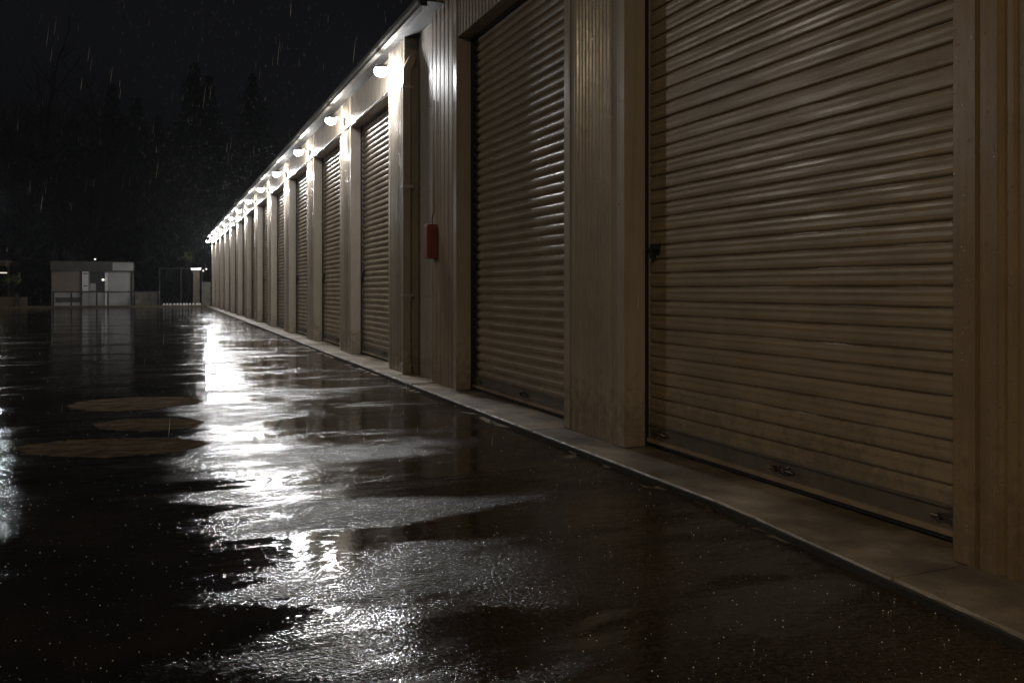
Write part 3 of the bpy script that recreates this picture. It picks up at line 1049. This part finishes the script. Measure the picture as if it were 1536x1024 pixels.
for (px, py, Y, r, lb, sd) in (
        (292, 92, 78, 5.6, 'broad dark conifer with a flat double top behind the yard', 21),
        (379, 104, 86, 5.6, 'pointed dark conifer nearest to the lamps of the building', 22),
        (168, 122, 80, 5.0, 'dark conifer with a narrow tip above the pale cabin', 23),
        (205, 140, 88, 4.6, 'short dark conifer behind the cabin, squeezed between two taller ones', 24),
        (236, 172, 92, 5.0, 'lowest dark conifer filling the gap beside the broad one', 25),
        (112, 178, 84, 4.2, 'small dark conifer between the bare tree and the cabin', 26)):
    x, y, h = tree_at(px, py, Y)
    conifer(x, y, h, r, lb, sd)
x, y, h = tree_at(314, 108, 80)
conifer(x, y, h, 3.6, 'slim dark conifer leaning into the broad one, its second tip', 31)
x, y, h = tree_at(40, 48, 70)
bare_tree(x, y, h, 'tall bare tree with wide spreading limbs above the amber walls', 5)
x, y, h = tree_at(128, 95, 74)
bare_tree(x, y, h * 0.92, 'thinner bare tree next to the tall spreading one', 9)

# dark undergrowth that closes the view behind the cabin
hg = MB()
rd = random.Random(77)
for i in range(9000):
    px = rd.uniform(-120, 420)
    Y = rd.uniform(60, 72)
    x = at(px, Y)
    hh = 3.2 + 1.6 * math.sin(px * 0.03) + 1.0 * math.sin(px * 0.11 + 1)
    leaf_quad(hg, Vector((x, Y, rd.uniform(0, 1) ** 0.8 * hh)), 0.5, rd)
tag(hg.build('undergrowth', M['needle'], fix=False), 'dark mass of shrubs behind the cabin and gate', 'shrubs', kind='stuff')


def bush(px, py0, py1, Y, wpx, label, seed, n=260, size=0.10):
    rd = random.Random(seed)
    x = at(px, Y)
    z1 = zat(py0, x, Y)
    z0 = zat(py1, x, Y)
    t = empty('leafy_shrub', (x, Y, 0))
    tag(t, label, 'shrub')
    s, l = MB(), MB()
    hw = wpx / 1300 * depth(x, Y) / 2
    for k in range(9):
        p = Vector((rd.uniform(-hw, hw), rd.uniform(-hw, hw), rd.uniform(z0, z1)))
        s.tube([(rd.uniform(-.1, .1), rd.uniform(-.1, .1), -0.02), p * 0.5 + Vector((0, 0, 0.2)), p], [0.03, 0.02, 0.006], 5, False)
        for i in range(n // 9):
            leaf_quad(l, p + Vector((rd.gauss(0, hw * .3), rd.gauss(0, hw * .3), rd.gauss(0, (z1 - z0) * .18))), size, rd)
    s.build('stems', M['bark'], t, fix=False)
    l.build('foliage', M['leaf'], t, fix=False)
    return t


bush(17, 413, 424, 49.9 + 1.8, 18, 'small shrub with yellow green lit leaves beside the carport', 4, 220, 0.09)
bush(284, 378, 392, 53.0, 12, 'thin sapling with a few lit leaves rising behind the gate', 6, 90, 0.09)

# ------------------------------------------------------------------ rain: drops in the air, beads on the ground
rn = MB()
rd = random.Random(41)


def drop(mb, p, ln, r, tilt):
    d = Vector((tilt, 0.02, 1)).normalized()
    u = d.orthogonal().normalized()
    w = d.cross(u)
    vs = []
    for s, k in ((0.0, 0.05), (0.25, 1.0), (0.6, 0.7), (1.0, 0.05)):
        for q in range(4):
            a = PI / 2 * q
            vs.append(p + d * ln * s + (u * math.cos(a) + w * math.sin(a)) * r * k)
    fs = []
    for i in range(3):
        for q in range(4):
            fs.append((i * 4 + q, i * 4 + (q + 1) % 4, (i + 1) * 4 + (q + 1) % 4, (i + 1) * 4 + q))
    mb.add(vs, fs, True)


for i in range(2600):
    Y = 3.0 + 22 * rd.random() ** 1.4
    x = rd.uniform(-7.5, 2.1)
    drop(rn, Vector((x, Y, rd.uniform(0.2, 7.5))), rd.uniform(0.02, 0.09), rd.uniform(0.0005, 0.0010), 0.06)
for i in range(2600):
    Y = 7 + 42 * rd.random()
    drop(rn, Vector((2.25 - 2.6 * rd.random() ** 1.6, Y, rd.uniform(1.6, 5.2))), rd.uniform(0.02, 0.07), rd.uniform(0.0005, 0.0009), 0.06)
for i in range(45):
    Y = rd.uniform(3.2, 7.0)
    x = at(rd.uniform(60, 590), Y)
    drop(rn, Vector((x, Y, zat(rd.uniform(-20, 330), x, Y))), rd.uniform(0.05, 0.13), rd.uniform(0.0006, 0.0010), 0.11)
tag(rn.build('rain', M['splash'], fix=False), 'fine falling rain drops in the lamp light', 'rain', kind='stuff')

sp = MB()
for i in range(5000):
    Zd = 1.6 + 12 * rd.random() ** 2.0
    l = rd.uniform(-0.62, 0.62) * Zd
    x, y = l * CT + Zd * ST, -l * ST + Zd * CT
    if x > edge_x(y) - 0.01:
        if x > 2.56 or rd.random() < 0.6:
            continue
        zz = SL
    else:
        zz = 0.0
    r = (0.0005 + 0.0014 * rd.random() ** 2.5) * (1.0 + 0.06 * Zd)
    vs = []
    for (k, h_) in ((1.0, 0.0), (0.75, 0.65), (0.0, 1.0)):
        for q in range(5):
            a = 2 * PI * q / 5 + 0.3
            vs.append((x + r * k * math.cos(a), y + r * k * math.sin(a), zz + r * h_ * 1.3))
    sp.add(vs, [(0, 1, 6, 5), (1, 2, 7, 6), (2, 3, 8, 7), (3, 4, 9, 8), (4, 0, 5, 9), (5, 6, 11, 10), (6, 7, 12, 11), (7, 8, 13, 12), (8, 9, 14, 13), (9, 5, 10, 14)], True)
tag(sp.build('rain_splash', M['splash'], fix=False), 'scattered bright splash beads on the wet asphalt', 'rain splash', kind='stuff')

# ------------------------------------------------------------------ wet air
hz, nt, b = new_mat('haze')
nt.nodes.remove(b)
pv = N(nt, 'ShaderNodeVolumePrincipled')
pv.inputs['Color'].default_value = (0.86, 0.90, 0.96, 1)
pv.inputs['Density'].default_value = 0.0006
pv.inputs['Anisotropy'].default_value = 0.35
nt.links.new(pv.outputs[0], [n for n in nt.nodes if n.type == 'OUTPUT_MATERIAL'][0].inputs['Volume'])
tag(MB().box(-330, 330, -70, 430, -1.2, 34).build('haze', hz), kind='stuff')

# ------------------------------------------------------------------ night sky
w = bpy.data.worlds.new('World')
S.world = w
w.use_nodes = True
nt = w.node_tree
bg = nt.nodes['Background']
sky = N(nt, 'ShaderNodeTexSky', sky_type='NISHITA')
sky.sun_disc = False
sky.sun_elevation = R(-4.0)
sky.sun_rotation = R(200)
hs = N(nt, 'ShaderNodeHueSaturation')
hs.inputs['Saturation'].default_value = 0.0
nt.links.new(sky.outputs[0], hs.inputs['Color'])
tint = N(nt, 'ShaderNodeVectorMath', operation='MULTIPLY')
tint.inputs[1].default_value = (2.1, 2.2, 2.75)     # low rain cloud over a town: a dull blue grey
nt.links.new(hs.outputs[0], tint.inputs[0])
nt.links.new(tint.outputs[0], bg.inputs['Color'])
bg.inputs['Strength'].default_value = 0.12

S.view_settings.view_transform = 'Standard'
S.view_settings.look = 'None'
S.view_settings.exposure = 0
S.view_settings.gamma = 1
S.cycles.use_denoising = True
S.cycles.max_bounces = 6
S.cycles.volume_bounces = 0
S.cycles.sample_clamp_indirect = 6
S.cycles.caustics_reflective = True
S.cycles.blur_glossy = 0.3
